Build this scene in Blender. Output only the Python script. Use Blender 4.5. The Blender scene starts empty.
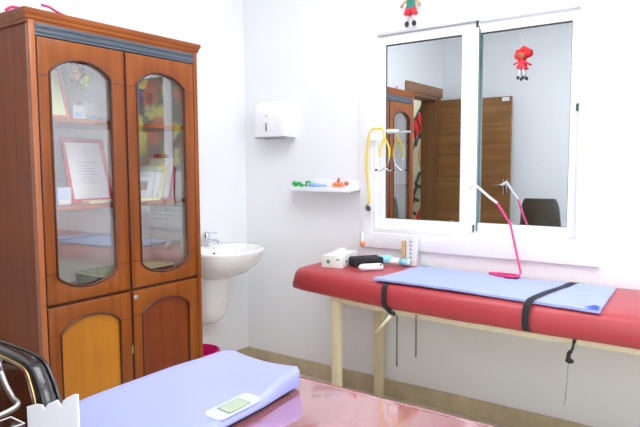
import bpy, bmesh, math, random
from mathutils import Vector, Matrix, noise
random.seed(4)
sc = bpy.context.scene
COL = sc.collection
PI = math.pi

# ------------------------------------------------------------ materials
def new_mat(name):
    m = bpy.data.materials.new(name); m.use_nodes = True
    return m, m.node_tree, m.node_tree.nodes['Principled BSDF']

def plain(name, col, rough=.5, metal=0., coat=0., ior=1.5, var=.03, scale=12., bump=0., sub=0.):
    m, nt, b = new_mat(name)
    N = nt.nodes; L = nt.links
    b.inputs['Roughness'].default_value = rough
    b.inputs['Metallic'].default_value = metal
    b.inputs['Coat Weight'].default_value = coat
    b.inputs['Coat Roughness'].default_value = .05
    b.inputs['IOR'].default_value = ior
    tc = N.new('ShaderNodeTexCoord'); n = N.new('ShaderNodeTexNoise')
    n.inputs['Scale'].default_value = scale; n.inputs['Detail'].default_value = 3
    L.new(tc.outputs['Object'], n.inputs['Vector'])
    r = N.new('ShaderNodeValToRGB')
    r.color_ramp.elements[0].position = .3; r.color_ramp.elements[1].position = .7
    r.color_ramp.elements[0].color = (*[max(0, c*(1-var)) for c in col], 1)
    r.color_ramp.elements[1].color = (*[min(1, c*(1+var)) for c in col], 1)
    L.new(n.outputs['Fac'], r.inputs['Fac']); L.new(r.outputs['Color'], b.inputs['Base Color'])
    if bump:
        bp = N.new('ShaderNodeBump'); bp.inputs['Strength'].default_value = bump; bp.inputs['Distance'].default_value = .004
        L.new(n.outputs['Fac'], bp.inputs['Height']); L.new(bp.outputs['Normal'], b.inputs['Normal'])
    return m

def wood(name, c0, c1, axis='Z', rough=.3, coat=.4, grain=30., dens=1.):
    """streaks stretched along axis"""
    m, nt, b = new_mat(name); N = nt.nodes; L = nt.links
    b.inputs['Roughness'].default_value = rough
    b.inputs['Coat Weight'].default_value = coat; b.inputs['Coat Roughness'].default_value = .08
    b.inputs['Specular IOR Level'].default_value = .32
    tc = N.new('ShaderNodeTexCoord'); mp = N.new('ShaderNodeMapping')
    s = {'X': (1.2, grain, grain), 'Y': (grain, 1.2, grain), 'Z': (grain, grain, 1.2)}[axis]
    mp.inputs['Scale'].default_value = [v*dens for v in s]
    L.new(tc.outputs['Object'], mp.inputs['Vector'])
    n = N.new('ShaderNodeTexNoise'); n.inputs['Scale'].default_value = 1.; n.inputs['Detail'].default_value = 5
    n.inputs['Distortion'].default_value = .6
    L.new(mp.outputs['Vector'], n.inputs['Vector'])
    n2 = N.new('ShaderNodeTexNoise'); n2.inputs['Scale'].default_value = 3.; n2.inputs['Detail'].default_value = 2
    L.new(tc.outputs['Object'], n2.inputs['Vector'])
    mx = N.new('ShaderNodeMath'); mx.operation = 'MULTIPLY_ADD'; mx.inputs[1].default_value = .45
    L.new(n2.outputs['Fac'], mx.inputs[0])
    m2 = N.new('ShaderNodeMath'); m2.operation = 'MULTIPLY'; m2.inputs[1].default_value = .6
    L.new(n.outputs['Fac'], m2.inputs[0]); L.new(m2.outputs[0], mx.inputs[2])
    r = N.new('ShaderNodeValToRGB')
    r.color_ramp.elements[0].position = .32; r.color_ramp.elements[1].position = .7
    r.color_ramp.elements[0].color = (*c0, 1); r.color_ramp.elements[1].color = (*c1, 1)
    L.new(mx.outputs[0], r.inputs['Fac']); L.new(r.outputs['Color'], b.inputs['Base Color'])
    return m

def emit(name, col, st):
    m, nt, b = new_mat(name)
    b.inputs['Base Color'].default_value = (*col, 1)
    b.inputs['Emission Color'].default_value = (*col, 1); b.inputs['Emission Strength'].default_value = st
    return m

def pane_glass(name, tint=(.95, .96, .955), refl=.07):
    m = bpy.data.materials.new(name); m.use_nodes = True; nt = m.node_tree; N = nt.nodes; L = nt.links
    N.clear(); o = N.new('ShaderNodeOutputMaterial'); mx = N.new('ShaderNodeMixShader')
    t = N.new('ShaderNodeBsdfTransparent'); t.inputs['Color'].default_value = (*tint, 1)
    g = N.new('ShaderNodeBsdfGlossy'); g.inputs['Roughness'].default_value = .0
    g.inputs['Color'].default_value = (1, 1, 1, 1)
    lw = N.new('ShaderNodeLayerWeight'); lw.inputs['Blend'].default_value = .5
    pw = N.new('ShaderNodeMath'); pw.operation = 'POWER'; pw.inputs[1].default_value = 3.
    f = N.new('ShaderNodeMath'); f.operation = 'MULTIPLY_ADD'; f.inputs[1].default_value = .7; f.inputs[2].default_value = refl
    L.new(lw.outputs['Facing'], pw.inputs[0]); L.new(pw.outputs[0], f.inputs[0])
    L.new(f.outputs[0], mx.inputs[0]); L.new(t.outputs[0], mx.inputs[1]); L.new(g.outputs[0], mx.inputs[2])
    L.new(mx.outputs[0], o.inputs['Surface'])
    return m

M = {}
M['wall'] = plain('painted_wall', (.83, .85, .86), .55, var=.006, scale=2)
M['ceil'] = plain('ceiling_paint', (.85, .85, .85), .7, var=.01)
M['floor'] = plain('floor_tile', (.66, .63, .54), .25, var=.1, scale=5)
M['base'] = plain('skirting_tile', (.52, .44, .29), .3, var=.16, scale=7)
M['pvc'] = plain('white_window_plastic', (.86, .87, .88), .3, var=.004)
M['mirror'] = plain('reflective_window_glass', (.80, .86, .885), .0, metal=1., var=.0)
M['gasket'] = plain('dark_gasket', (.02, .035, .03), .5)
M['gasket_green'] = plain('green_gasket', (.03, .12, .08), .4)
M['cherry'] = wood('cherry_wood', (.155, .033, .003), (.31, .082, .007), 'Z', rough=.4, coat=.08)
M['cherry_y'] = wood('cherry_wood_level', (.175, .038, .004), (.33, .088, .009), 'Y', rough=.4, coat=.08)
M['cherry_side'] = wood('cherry_side_panel', (.155, .028, .003), (.29, .064, .005), 'Z', rough=.42, coat=.0)
M['cherry_dark'] = wood('dark_cherry_trim', (.045, .008, .003), (.10, .022, .008), 'Z')
M['cherry_red'] = wood('red_cherry_panel', (.14, .024, .005), (.23, .048, .009), 'Z', rough=.4, coat=.08)
M['cherry_gold'] = wood('golden_veneer', (.38, .125, .006), (.55, .21, .012), 'Z', grain=14, rough=.4, coat=.08)
M['edge_gold'] = wood('light_cherry_edge', (.30, .085, .02), (.45, .14, .04), 'Z')
M['slate'] = plain('slate_strip', (.055, .075, .10), .35, coat=.3)
M['lam'] = plain('grey_cabinet_lining', (.76, .78, .72), .6, var=.02)
M['glass'] = pane_glass('cabinet_door_glass', (.985, .99, .985), .12)
M['brass'] = plain('brass', (.75, .52, .2), .25, metal=1.)
M['chrome'] = plain('chrome', (.75, .76, .8), .08, metal=1.)
M['steel'] = plain('dull_steel', (.5, .5, .5), .3, metal=1.)
M['ceramic'] = plain('white_ceramic', (.85, .85, .83), .08, coat=.5, var=.004)
M['magenta'] = plain('magenta_plastic', (.65, .01, .16), .35)
M['white'] = plain('white_plastic', (.84, .85, .87), .3, var=.005)
M['offwhite'] = plain('off_white', (.76, .77, .76), .5)
M['paper'] = plain('paper', (.8, .8, .8), .8)
M['greyink'] = plain('grey_ink', (.25, .25, .27), .8)
M['lightink'] = plain('pale_ink', (.55, .56, .6), .8)
M['dark'] = plain('dark_plastic', (.02, .02, .022), .35)
M['black'] = plain('black_fabric', (.015, .016, .018), .8)
M['red'] = plain('red_vinyl', (.42, .045, .055), .38, var=.05, scale=6, bump=.05)
M['cream'] = plain('cream_painted_frame', (.72, .64, .43), .45, var=.02)
M['pad'] = plain('blue_underpad', (.36, .42, .74), .75, var=.03, scale=30, bump=.1)
M['padfold'] = plain('blue_plastic_backing', (.16, .28, .72), .5)
M['scale'] = plain('lavender_plastic', (.33, .36, .83), .38, var=.006)
M['scale_hi'] = plain('pale_lavender_panel', (.52, .56, .85), .35, var=.01)
M['panel'] = plain('display_sticker', (.60, .70, .76), .4, var=.01)
M['lcd'] = plain('lcd_screen', (.40, .48, .34), .25, var=.02)
M['lcdedge'] = plain('lcd_edge', (.22, .30, .27), .4)
M['desk'] = plain('rose_glass_top', (.34, .125, .125), .06, coat=1., ior=2.2, var=.02)
M['deskbody'] = wood('desk_wood', (.16, .03, .01), (.3, .07, .03), 'X')
M['leather'] = plain('black_leather', (.018, .018, .020), .25, coat=.5, var=.3, scale=40, bump=.15)
M['brown'] = plain('dark_brown_panel', (.07, .016, .009), .16, coat=.8, var=.1)
M['pink'] = plain('hot_pink', (.80, .03, .20), .35)
M['yellow'] = plain('yellow_rubber', (.86, .60, .015), .4)
M['door'] = wood('brown_door', (.19, .085, .026), (.33, .16, .055), 'X', coat=.15, rough=.4, grain=26)
M['doorv'] = wood('brown_door_frame', (.17, .075, .028), (.27, .125, .05), 'Z', coat=.1, rough=.45)
M['doorv2'] = wood('brown_door_frame_level', (.24, .12, .06), (.34, .18, .10), 'Y', coat=.1, rough=.45)
M['green'] = plain('green_toy', (.01, .42, .10), .4)
M['blue'] = plain('light_blue_print', (.33, .52, .85), .5)
M['orange'] = plain('orange_print', (.9, .25, .07), .5)
M['salmon'] = plain('salmon_frame', (.62, .10, .08), .5)
M['redframe'] = plain('red_frame', (.55, .03, .04), .5)
M['limepaper'] = plain('lime_paper', (.66, .74, .38), .7)
M['palegreen'] = plain('pale_green_card', (.55, .66, .36), .6)
M['paleblue'] = plain('pale_blue_box', (.55, .68, .85), .5)
M['yellowpaper'] = plain('cream_pages', (.75, .70, .38), .7)
M['skin'] = plain('doll_fabric', (.62, .36, .22), .8)
M['tan'] = plain('doll_tan', (.35, .17, .07), .8)
M['redyarn'] = plain('red_yarn', (.75, .03, .03), .9, bump=.6, scale=90)
M['redcloth'] = plain('red_cloth', (.78, .03, .05), .7)
M['teal'] = plain('teal_cloth', (.02, .22, .16), .7)
M['olive'] = plain('olive_bead', (.28, .32, .06), .5)
M['maroon'] = plain('maroon_bead', (.09, .012, .010), .5)
M['wood_small'] = plain('light_wood', (.62, .40, .18), .6)
M['clear'] = pane_glass('clear_acrylic', (.96, .97, .97), .04)
M['acry'] = plain('frosted_acrylic', (.75, .75, .78), .1)
M['corr'] = plain('corridor_paint', (.66, .66, .56), .6)
M['lamp'] = emit('lamp_diffuser', (.97, .985, 1), 6.5)
M['corridor_fill'] = emit('corridor_fill_panel', (1, .98, .94), 7)
M['cyan'] = plain('cyan_plastic', (.25, .62, .80), .4)

# ------------------------------------------------------------ mesh helpers
def B(): return bmesh.new()
def box(bm, x0, x1, y0, y1, z0, z1, bev=0., seg=2):
    t = bmesh.new()
    bmesh.ops.create_cube(t, size=1)
    for v in t.verts:
        v.co = Vector(((x0+x1)/2+v.co.x*(x1-x0), (y0+y1)/2+v.co.y*(y1-y0), (z0+z1)/2+v.co.z*(z1-z0)))
    if bev:
        bmesh.ops.bevel(t, geom=t.edges[:], offset=bev, segments=seg, profile=.6, affect='EDGES')
    merge(bm, t); return bm
def merge(bm, t, mat=None):
    me = bpy.data.meshes.new('tmp'); t.to_mesh(me); t.free()
    if mat is not None: me.transform(mat)
    bm.from_mesh(me); bpy.data.meshes.remove(me)
def tube(bm, pts, r, seg=10, closed=False, cap=True):
    pts = [Vector(p) for p in pts]; n = len(pts); rings = []
    prev = None
    for i, p in enumerate(pts):
        a = pts[(i-1) % n] if (i or closed) else p
        b = pts[(i+1) % n] if (i < n-1 or closed) else p
        t = (b-a).normalized()
        if prev is None:
            u = t.orthogonal().normalized()
        else:
            u = (prev - t*prev.dot(t)).normalized()
        prev = u; w = t.cross(u)
        if isinstance(r, (list, tuple)):
            q = i/(n-1)*(len(r)-1); j = min(int(q), len(r)-2); rr = r[j]+(r[j+1]-r[j])*(q-j)
        else: rr = r
        rings.append([bm.verts.new(p+(u*math.cos(2*PI*k/seg)+w*math.sin(2*PI*k/seg))*rr) for k in range(seg)])
    m = n if closed else n-1
    for i in range(m):
        A, Bq = rings[i], rings[(i+1) % n]
        for k in range(seg): bm.faces.new((A[k], A[(k+1) % seg], Bq[(k+1) % seg], Bq[k]))
    if cap and not closed:
        bm.faces.new(rings[0][::-1]); bm.faces.new(rings[-1])
    return bm
def smooth_pts(pts, k=6, closed=False):
    pts = [Vector(p) for p in pts]; n = len(pts); out = []
    rng = n if closed else n-1
    for i in range(rng):
        p0 = pts[(i-1) % n] if (closed or i) else pts[i]; p1 = pts[i]; p2 = pts[(i+1) % n]
        p3 = pts[(i+2) % n] if (closed or i < n-2) else p2
        for j in range(k):
            t = j/k
            out.append(.5*((2*p1)+(p2-p0)*t+(2*p0-5*p1+4*p2-p3)*t*t+(3*p1-p0-3*p2+p3)*t**3))
    if not closed: out.append(pts[-1])
    return out
def lathe(bm, prof, c, seg=32, sx=1, sy=1, axis='Z', cap=True):
    rings = []
    for r, h in prof:
        ring = []
        for k in range(seg):
            a = 2*PI*k/seg; x, y = r*math.cos(a)*sx, r*math.sin(a)*sy
            v = {'Z': (x, y, h), 'Y': (x, h, y), 'X': (h, x, y)}[axis]
            ring.append(bm.verts.new(Vector(c)+Vector(v)))
        rings.append(ring)
    for A, Bq in zip(rings, rings[1:]):
        for k in range(seg): bm.faces.new((A[k], A[(k+1) % seg], Bq[(k+1) % seg], Bq[k]))
    if cap:
        bm.faces.new(rings[0][::-1]); bm.faces.new(rings[-1])
    bmesh.ops.recalc_face_normals(bm, faces=bm.faces[:])
    return bm
def ball(bm, c, r, sx=1, sy=1, sz=1, sub=2):
    t = bmesh.new(); bmesh.ops.create_icosphere(t, subdivisions=sub, radius=r)
    for v in t.verts: v.co = Vector((v.co.x*sx+c[0], v.co.y*sy+c[1], v.co.z*sz+c[2]))
    merge(bm, t); return bm
def plate(bm, loops, axis, a0, a1, bev=0.):
    """polygon with holes (first loop the outline) extruded between a0 and a1 along axis; loops are 2-D.
    axis X: (y,z)  axis Y: (x,z)  axis Z: (x,y)"""
    cu = bpy.data.curves.new('t', 'CURVE'); cu.dimensions = '2D'; cu.fill_mode = 'BOTH'
    for lp in loops:
        s = cu.splines.new('POLY'); s.points.add(len(lp)-1); s.use_cyclic_u = True
        for p, q in zip(s.points, lp): p.co = (q[0], q[1], 0, 1)
    cu.extrude = abs(a1-a0)/2-bev; cu.bevel_depth = bev; cu.bevel_resolution = 1; cu.offset = -bev
    o = bpy.data.objects.new('t', cu); COL.objects.link(o)
    dg = bpy.context.evaluated_depsgraph_get(); me = bpy.data.meshes.new_from_object(o.evaluated_get(dg))
    bpy.data.objects.remove(o); bpy.data.curves.remove(cu)
    me.materials.clear()
    m = (a0+a1)/2
    for v in me.vertices:
        x, y, z = v.co
        v.co = {'X': (m+z, x, y), 'Y': (x, m-z, y), 'Z': (x, y, m+z)}[axis]
    bm.from_mesh(me); bpy.data.meshes.remove(me)
    bmesh.ops.remove_doubles(bm, verts=bm.verts[:], dist=1e-5)
    return bm
def rect(a0, a1, b0, b1): return [(a0, b0), (a1, b0), (a1, b1), (a0, b1)]
def rrect(a0, a1, b0, b1, r, n=5):
    out = []
    for cx, cy, s in ((a1-r, b1-r, 0), (a0+r, b1-r, PI/2), (a0+r, b0+r, PI), (a1-r, b0+r, 1.5*PI)):
        for k in range(n+1):
            a = s+k*PI/2/n; out.append((cx+r*math.cos(a), cy+r*math.sin(a)))
    return out
OFF = {}
def obj(name, bm, mat, parent=None, smooth=True, auto=.6, label=None):
    """link bm as one mesh object; verts are given in world space"""
    for f in bm.faces: f.smooth = smooth
    if smooth:
        for e in bm.edges:
            if len(e.link_faces) == 2 and e.calc_face_angle(0) > auto: e.smooth = False
    if parent is None:
        xs = [v.co for v in bm.verts]
        off = Vector(((min(v.x for v in xs)+max(v.x for v in xs))/2, (min(v.y for v in xs)+max(v.y for v in xs))/2, min(v.z for v in xs)))
    else: off = OFF[parent.name]
    for v in bm.verts: v.co -= off
    me = bpy.data.meshes.new(name); bm.to_mesh(me); bm.free()
    me.materials.append(mat)
    o = bpy.data.objects.new(name, me); COL.objects.link(o)
    if parent is None: o.location = off
    else: o.parent = parent
    OFF[o.name] = off
    if label: o['label'] = label
    return o
def thing(name, label, cat, loc, group=None):
    o = bpy.data.objects.new(name, None); COL.objects.link(o); o.location = loc
    o.empty_display_size = .05
    o['label'] = label; o['category'] = cat
    if group: o['group'] = group
    OFF[o.name] = Vector(loc); return o
def tag(o, label, cat, group=None):
    o['label'] = label; o['category'] = cat
    if group: o['group'] = group
    return o
def struct(name, bm, mat, parent=None, smooth=False):
    o = obj(name, bm, mat, parent, smooth)
    if parent is None: o['kind'] = 'structure'
    return o
def sthing(name, loc):
    o = bpy.data.objects.new(name, None); COL.objects.link(o); o.location = loc; o['kind'] = 'structure'
    OFF[o.name] = Vector(loc); return o

# ------------------------------------------------------------ room shell
RX, RY, H = 3.9, -3.2, 2.9
WX0, WX1, WZ0, WZ1 = 1.0, 2.112, .962, 2.088       # window opening
DY0, DY1, DZ = -3.04, -2.40, 2.087                 # doorway in left wall
struct('floor', box(B(), -.0, RX, RY, 0, -.05, 0), M['floor'])
struct('ceiling', box(B(), 0, RX, RY, 0, H, H+.05), M['ceil'])
struct('wall_back', plate(B(), [rect(-.15, RX+.1, -.05, H+.05), rect(WX0, WX1, WZ0, WZ1)], 'Y', 0, .15), M['wall'])
struct('wall_left', plate(B(), [[(0, -.05), (0, H+.05), (RY, H+.05), (RY, -.05), (DY0, -.05), (DY0, DZ), (DY1, DZ), (DY1, -.05)]], 'X', -.15, 0), M['wall'])
W2 = (-1.30, -.25, .75, 2.35)
struct('wall_right', plate(B(), [rect(RY, 0, -.05, H+.05), rect(*W2)], 'X', RX, RX+.1), M['wall'])
w2 = sthing('added_window_right', (RX, -.77, .75))  # unseen window, added to let fill daylight in from the right
obj('window_frame', plate(B(), [rect(*W2), rect(-1.26, -.80, .80, 2.30), rect(-.75, -.29, .80, 2.30)], 'X', RX+.02, RX+.06, .002), M['pvc'], w2)
obj('window_pane', box(B(), RX+.038, RX+.042, -1.27, -.28, .79, 2.31), M['clear'], w2, False)
W3 = (2.15, 3.7, .55, 2.3)
struct('wall_front', plate(B(), [rect(-.15, RX+.1, -.05, H+.05), rect(*W3)], 'Y', RY-.1, RY), M['wall'])
w3 = sthing('added_window_front', (2.9, RY, .55))  # added behind the camera to brighten the back wall and below the couch
obj('window_frame', plate(B(), [rect(*W3), rect(2.19, 2.90, .59, 2.26), rect(2.95, 3.66, .59, 2.26)], 'Y', RY-.06, RY-.02, .002), M['pvc'], w3)
obj('window_pane', box(B(), 2.18, 3.67, RY-.042, RY-.038, .58, 2.27), M['clear'], w3, False)
struct('baseboard_back', box(B(), 0, RX, -.012, 0, 0, .1, .002), M['base'])
struct('baseboard_left', box(B(), 0, .012, -2.3, -.012, 0, .1, .002), M['base'])
struct('baseboard_right', box(B(), RX-.012, RX, RY+.012, -.012, 0, .1, .002), M['base'])
struct('baseboard_front', box(B(), .05, RX-.012, RY, RY+.012, 0, .1, .002), M['base'])
# corridor seen through the doorway
struct('floor_corridor', box(B(), -1.3, -.15, -6.6, -1.5, -.05, 0), M['floor'])
struct('ceiling_corridor', box(B(), -1.3, -.15, -6.6, -1.5, 2.7, 2.75), M['ceil'])
struct('wall_corridor', box(B(), -1.4, -1.3, -6.6, -1.5, -.05, 2.75), M['corr'])
struct('wall_corridor_end', box(B(), -1.3, -.15, -6.7, -6.6, -.05, 2.75), M['corr'])
struct('wall_corridor_near', box(B(), -1.3, -.15, -1.5, -1.4, -.05, 2.75), M['corr'])
struct('wall_corridor_side', box(B(), -.15, -.05, -6.6, RY-.1, -.05, 2.75), M['corr'])
# generic mural painted on the corridor wall
mu = thing('wall_mural', 'mural of black branches and red shapes on corridor wall, reflected in left window pane', 'mural', (-1.3, -5.5, .3))
bm = B()
for k in range(6):
    z0 = 1.7+.12*k; y0 = -4.95-.13*k
    tube(bm, smooth_pts([(-1.292, y0, z0-.3), (-1.292, y0-.12, z0-.05), (-1.292, y0-.02, z0+.15), (-1.292, y0-.18, z0+.3)]), .016, 6)
for k in range(4):
    tube(bm, smooth_pts([(-1.292, -4.9-.1*k, .45+.2*k), (-1.292, -5.05-.1*k, .62+.2*k), (-1.292, -5.2-.1*k, .6+.2*k)]), .028, 6)
obj('black_branch', bm, M['dark'], mu)
def flat_blob(cy, cz, ry, rz, rot=0, n=20):
    return [(cy+math.cos(rot)*ry*math.cos(a)-math.sin(rot)*rz*math.sin(a), cz+math.sin(rot)*ry*math.cos(a)+math.cos(rot)*rz*math.sin(a)) for a in [2*PI*k/n for k in range(n)]]
for q in ((-5.25, 1.95, .36, .13, -.6), (-5.6, 1.05, .12, .22), (-5.45, .62, .22, .08, -.5)): obj('red_patch', plate(B(), [flat_blob(*q)], 'X', -1.3, -1.293), M['redcloth'], mu, False)
obj('tan_patch', plate(B(), [flat_blob(-5.5, 1.5, .2, .24)], 'X', -1.3, -1.294), M['skin'], mu, False)
for q in ((-5.0, 1.0, .08, .2, .3), (-5.05, 1.25, .05, .12, -.6)): obj('green_patch', plate(B(), [flat_blob(*q)], 'X', -1.3, -1.292), M['palegreen'], mu, False)

# door frame and leaf
dr = sthing('door_1', (0, (DY0+DY1)/2, 0))
obj('door_jamb', box(B(), -.16, .02, DY0-.02, DY0+.03, 0, DZ, .003), M['doorv'], dr)
obj('door_jamb', box(B(), -.16, .02, DY1-.03, DY1+.02, 0, DZ, .003), M['doorv'], dr)
obj('door_header', box(box(B(), -.16, .02, DY0-.02, DY1+.02, DZ-.03, DZ, .002), .0, .035, DY0-.11, DY1+.10, DZ-.0, DZ+.10, .004), M['doorv2'], dr)
obj('door_casing', box(B(), .0, .022, DY1, DY1+.09, 0, DZ, .004), M['doorv'], dr)
obj('door_casing', box(B(), .0, .022, DY0-.09, DY0, 0, DZ, .004), M['doorv'], dr)
lf = sthing('door_2', (.03, -3.07, 0))
bm = B(); zs = [.01]+[.3+.29*k for k in range(6)]+[2.055]
for a, b in zip(zs, zs[1:]): box(bm, .025, .812, -3.09, -3.05, a+.002, b-.002, .003, 1)
box(bm, .03, .808, -3.085, -3.056, .012, 2.05)
o = obj('door_leaf', bm, M['door'], lf)
bm = box(B(), .745, .785, -3.05, -3.044, 1.04, 1.2, .002)
tube(bm, [(.765, -3.046, 1.14), (.765, -3.0, 1.14), (.66, -2.995, 1.14)], .008, 8)
obj('door_handle', bm, M['chrome'], lf)
n_ = tag(obj('paper_notice', box(B(), .715, .79, -3.05, -3.047, 2.005, 2.045), M['paper'], None, False), 'small white notice taped to the top corner of brown door leaf', 'notice')

# ------------------------------------------------------------ window
wn = sthing('window_1', (1.55, 0, .9))
obj('window_trim', plate(B(), [rect(.92, 2.215, .872, 2.185), rect(WX0, WX1, WZ0, WZ1)], 'Y', -.02, 0, .004), M['pvc'], wn)
obj('window_frame', plate(B(), [rect(WX0, WX1, WZ0, WZ1), rect(WX0+.02, WX1-.006, WZ0+.03, WZ1-.006)], 'Y', -.014, .13, .002), M['pvc'], wn)
obj('window_track', box(box(B(), WX0+.02, WX1-.02, .064, .070, WZ0+.028, WZ0+.045), WX0+.02, WX1-.02, .036, .042, WZ1-.02, WZ1-.006), M['pvc'], wn, False)
def sash(x0, x1, z0, z1, gx0, gx1, gz0, gz1, y0, y1):
    s = obj('window_sash', plate(B(), [rect(x0, x1, z0, z1), rect(gx0, gx1, gz0, gz1)], 'Y', y0, y1, .003), M['pvc'], wn)
    obj('gasket', plate(B(), [rect(gx0-.002, gx1+.002, gz0-.002, gz1+.002), rect(gx0+.002, gx1-.002, gz0+.002, gz1-.006)], 'Y', y0+.004, y0+.012), M['gasket'], s, False)
    obj('window_pane', box(B(), gx0-.005, gx1+.005, y0+.010, y0+.015, gz0-.005, gz1+.005), M['mirror'], s, False)
    return s
s1 = sash(1.022, 1.611, .995, 2.078, 1.070, 1.520, 1.044, 2.026, .012, .034)
s2 = sash(1.560, 2.108, .995, 2.046, 1.611, 2.057, 1.044, 2.027, .035, .058)
obj('green_seal', box(B(), 1.611, 1.6125, .014, .035, 1.0, 2.06), M['gasket_green'], s1, False)
bm = box(B(), 2.086, 2.104, .022, .036, 1.51, 1.66, .003); obj('latch', bm, M['white'], s2)
obj('latch_knob', box(B(), 2.088, 2.102, .006, .024, 1.60, 1.635, .003), M['gasket_green'], s2, label='dark green latch knob')
obj('stopper', box(box(B(), 1.598, 1.606, .0, .006, 1.0, 1.035), 1.60, 1.612, .0, .006, 2.05, 2.086), M['dark'], s1, False)

po = thing('wall_poster', 'colourful patchwork poster, seen only as a faint reflection in the right cabinet door', 'poster', (RX, -1.85, 1.35))
pm, nt_, b_ = new_mat('patchwork_print')
vo = nt_.nodes.new('ShaderNodeTexVoronoi'); vo.inputs['Scale'].default_value = 7.5
cr = nt_.nodes.new('ShaderNodeValToRGB'); cr.color_ramp.interpolation = 'CONSTANT'
el = cr.color_ramp.elements; el[0].color = (.03, .03, .03, 1); el[1].position = .9; el[1].color = (.7, .12, .05, 1)
for p_, c_ in ((.18, (.75, .62, .04)), (.36, (.10, .22, .05)), (.5, (.03, .07, .30)), (.62, (.80, .75, .15)), (.76, (.28, .10, .06))):
    e_ = el.new(p_); e_.color = (*c_, 1)
sp_ = nt_.nodes.new('ShaderNodeSeparateColor'); tc_ = nt_.nodes.new('ShaderNodeTexCoord')
nt_.links.new(tc_.outputs['Object'], vo.inputs['Vector']); nt_.links.new(vo.outputs['Color'], sp_.inputs[0]); nt_.links.new(sp_.outputs[0], cr.inputs['Fac']); nt_.links.new(cr.outputs['Color'], b_.inputs['Base Color'])
obj('poster_sheet', box(B(), RX-.006, RX-.001, -2.35, -1.40, 1.3, 2.42), pm, po, False)
obj('poster_border', plate(B(), [rect(-2.37, -1.38, 1.28, 2.44), rect(-2.345, -1.405, 1.305, 2.415)], 'X', RX-.012, RX-.001), M['dark'], po, False)
# ------------------------------------------------------------ ceiling lamps
for i, (x, y, w, l, lab) in enumerate([(1.35, -1.35, .55, .6, 'square white ceiling lamp panel above the middle of the room'), (2.85, -1.3, .55, .6, 'square white ceiling lamp panel near the right wall'), (2.6, -2.85, .4, .2, 'white ceiling lamp panel near the wall behind the desk')]):
    t = thing('ceiling_lamp', lab, 'lamp', (x, y, H))
    obj('lamp_frame', plate(B(), [rect(x-w-.02, x+w+.02, y-l-.02, y+l+.02), rect(x-w, x+w, y-l, y+l)], 'Z', H-.02, H, .002), M['white'], t)
    obj('diffuser', box(B(), x-w, x+w, y-l, y+l, H-.014, H-.002), M['lamp'], t, False)
t = thing('ceiling_lamp', 'added white fill light panel on the corridor ceiling beyond the doorway', 'lamp', (-.75, -4.6, 2.7))  # unseen panel added so the corridor is lit
obj('diffuser', box(B(), -1.0, -.5, -5.4, -3.6, 2.685, 2.695), M['corridor_fill'], t, False)

# ------------------------------------------------------------ cabinet
CY0, CY1, XF = -1.69, -.798, .40
cb = thing('display_cabinet', 'tall cherry wood display cabinet with arched glass doors above wooden doors', 'cabinet', (.2, -1.244, 0))
obj('side_panel', box(B(), .012, .385, CY0+.004, CY0+.022, 0, 1.935), M['cherry_side'], cb, False)
obj('side_panel', box(B(), .012, .385, CY1-.022, CY1-.004, 0, 1.935), M['cherry_side'], cb, False)
obj('post', box(B(), .375, XF+.002, CY0, CY0+.026, 0, 1.935, .003), M['edge_gold'], cb)
obj('post', box(B(), .375, XF+.002, CY1-.026, CY1, 0, 1.935, .003), M['cherry'], cb)
obj('back_panel', box(B(), .012, .022, CY0+.022, CY1-.022, .05, 1.93), M['lam'], cb, False)
for y in (CY0+.022, CY1-.026): obj('lining', box(B(), .022, .372, y, y+.004, .79, 1.92), M['lam'], cb, False)
obj('top_panel', box(B(), .012, .385, CY0+.02, CY1-.02, 1.90, 1.93), M['cherry'], cb, False)
obj('deck', box(B(), .022, .372, CY0+.026, CY1-.026, .745, .775), M['cherry'], cb, False)
obj('plinth', box(B(), .03, .375, CY0+.022, CY1-.022, 0, .07), M['cherry_dark'], cb, False)
for z in (1.180, 1.560):
    obj('shelf', box(B(), .023, .355, CY0+.027, CY1-.027, z-.02, z, .002), M['cherry_y'], cb)
# crown moulding, mitred round three sides
prof = [(0, 1.925), (.010, 1.925), (.014, 1.938), (.022, 1.944), (.026, 1.957), (.034, 1.964), (.040, 1.972), (.042, 1.984), (.036, 1.990), (0, 1.990)]
bm = B(); rings = []
for d, z in prof:
    d *= .5; z = 1.925+(z-1.925)*.84
    rings.append([bm.verts.new(p) for p in ((.012, CY0-d, z), (XF+d-.01, CY0-d, z), (XF+d-.01, CY1+d, z), (.012, CY1+d, z))])
for A, Bq in zip(rings, rings[1:]):
    for k in range(3): bm.faces.new((A[k], A[k+1], Bq[k+1], Bq[k]))
bm.faces.new(rings[-1])
bmesh.ops.recalc_face_normals(bm, faces=bm.faces[:])
obj('crown', bm, M['cherry_y'], cb, auto=.35)
bm = box(B(), .38, .399, CY0+.026, CY1-.026, 1.878, 1.926)
box(bm, .38, .404, CY0+.026, CY1-.026, 1.912, 1.926, .002); box(bm, .38, .403, CY0+.026, CY1-.026, 1.890, 1.900, .002); box(bm, .38, .401, CY0+.026, CY1-.026, 1.878, 1.884, .001)
obj('fascia_strip', bm, M['slate'], cb, label='slate grey fluted strip')

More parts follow.
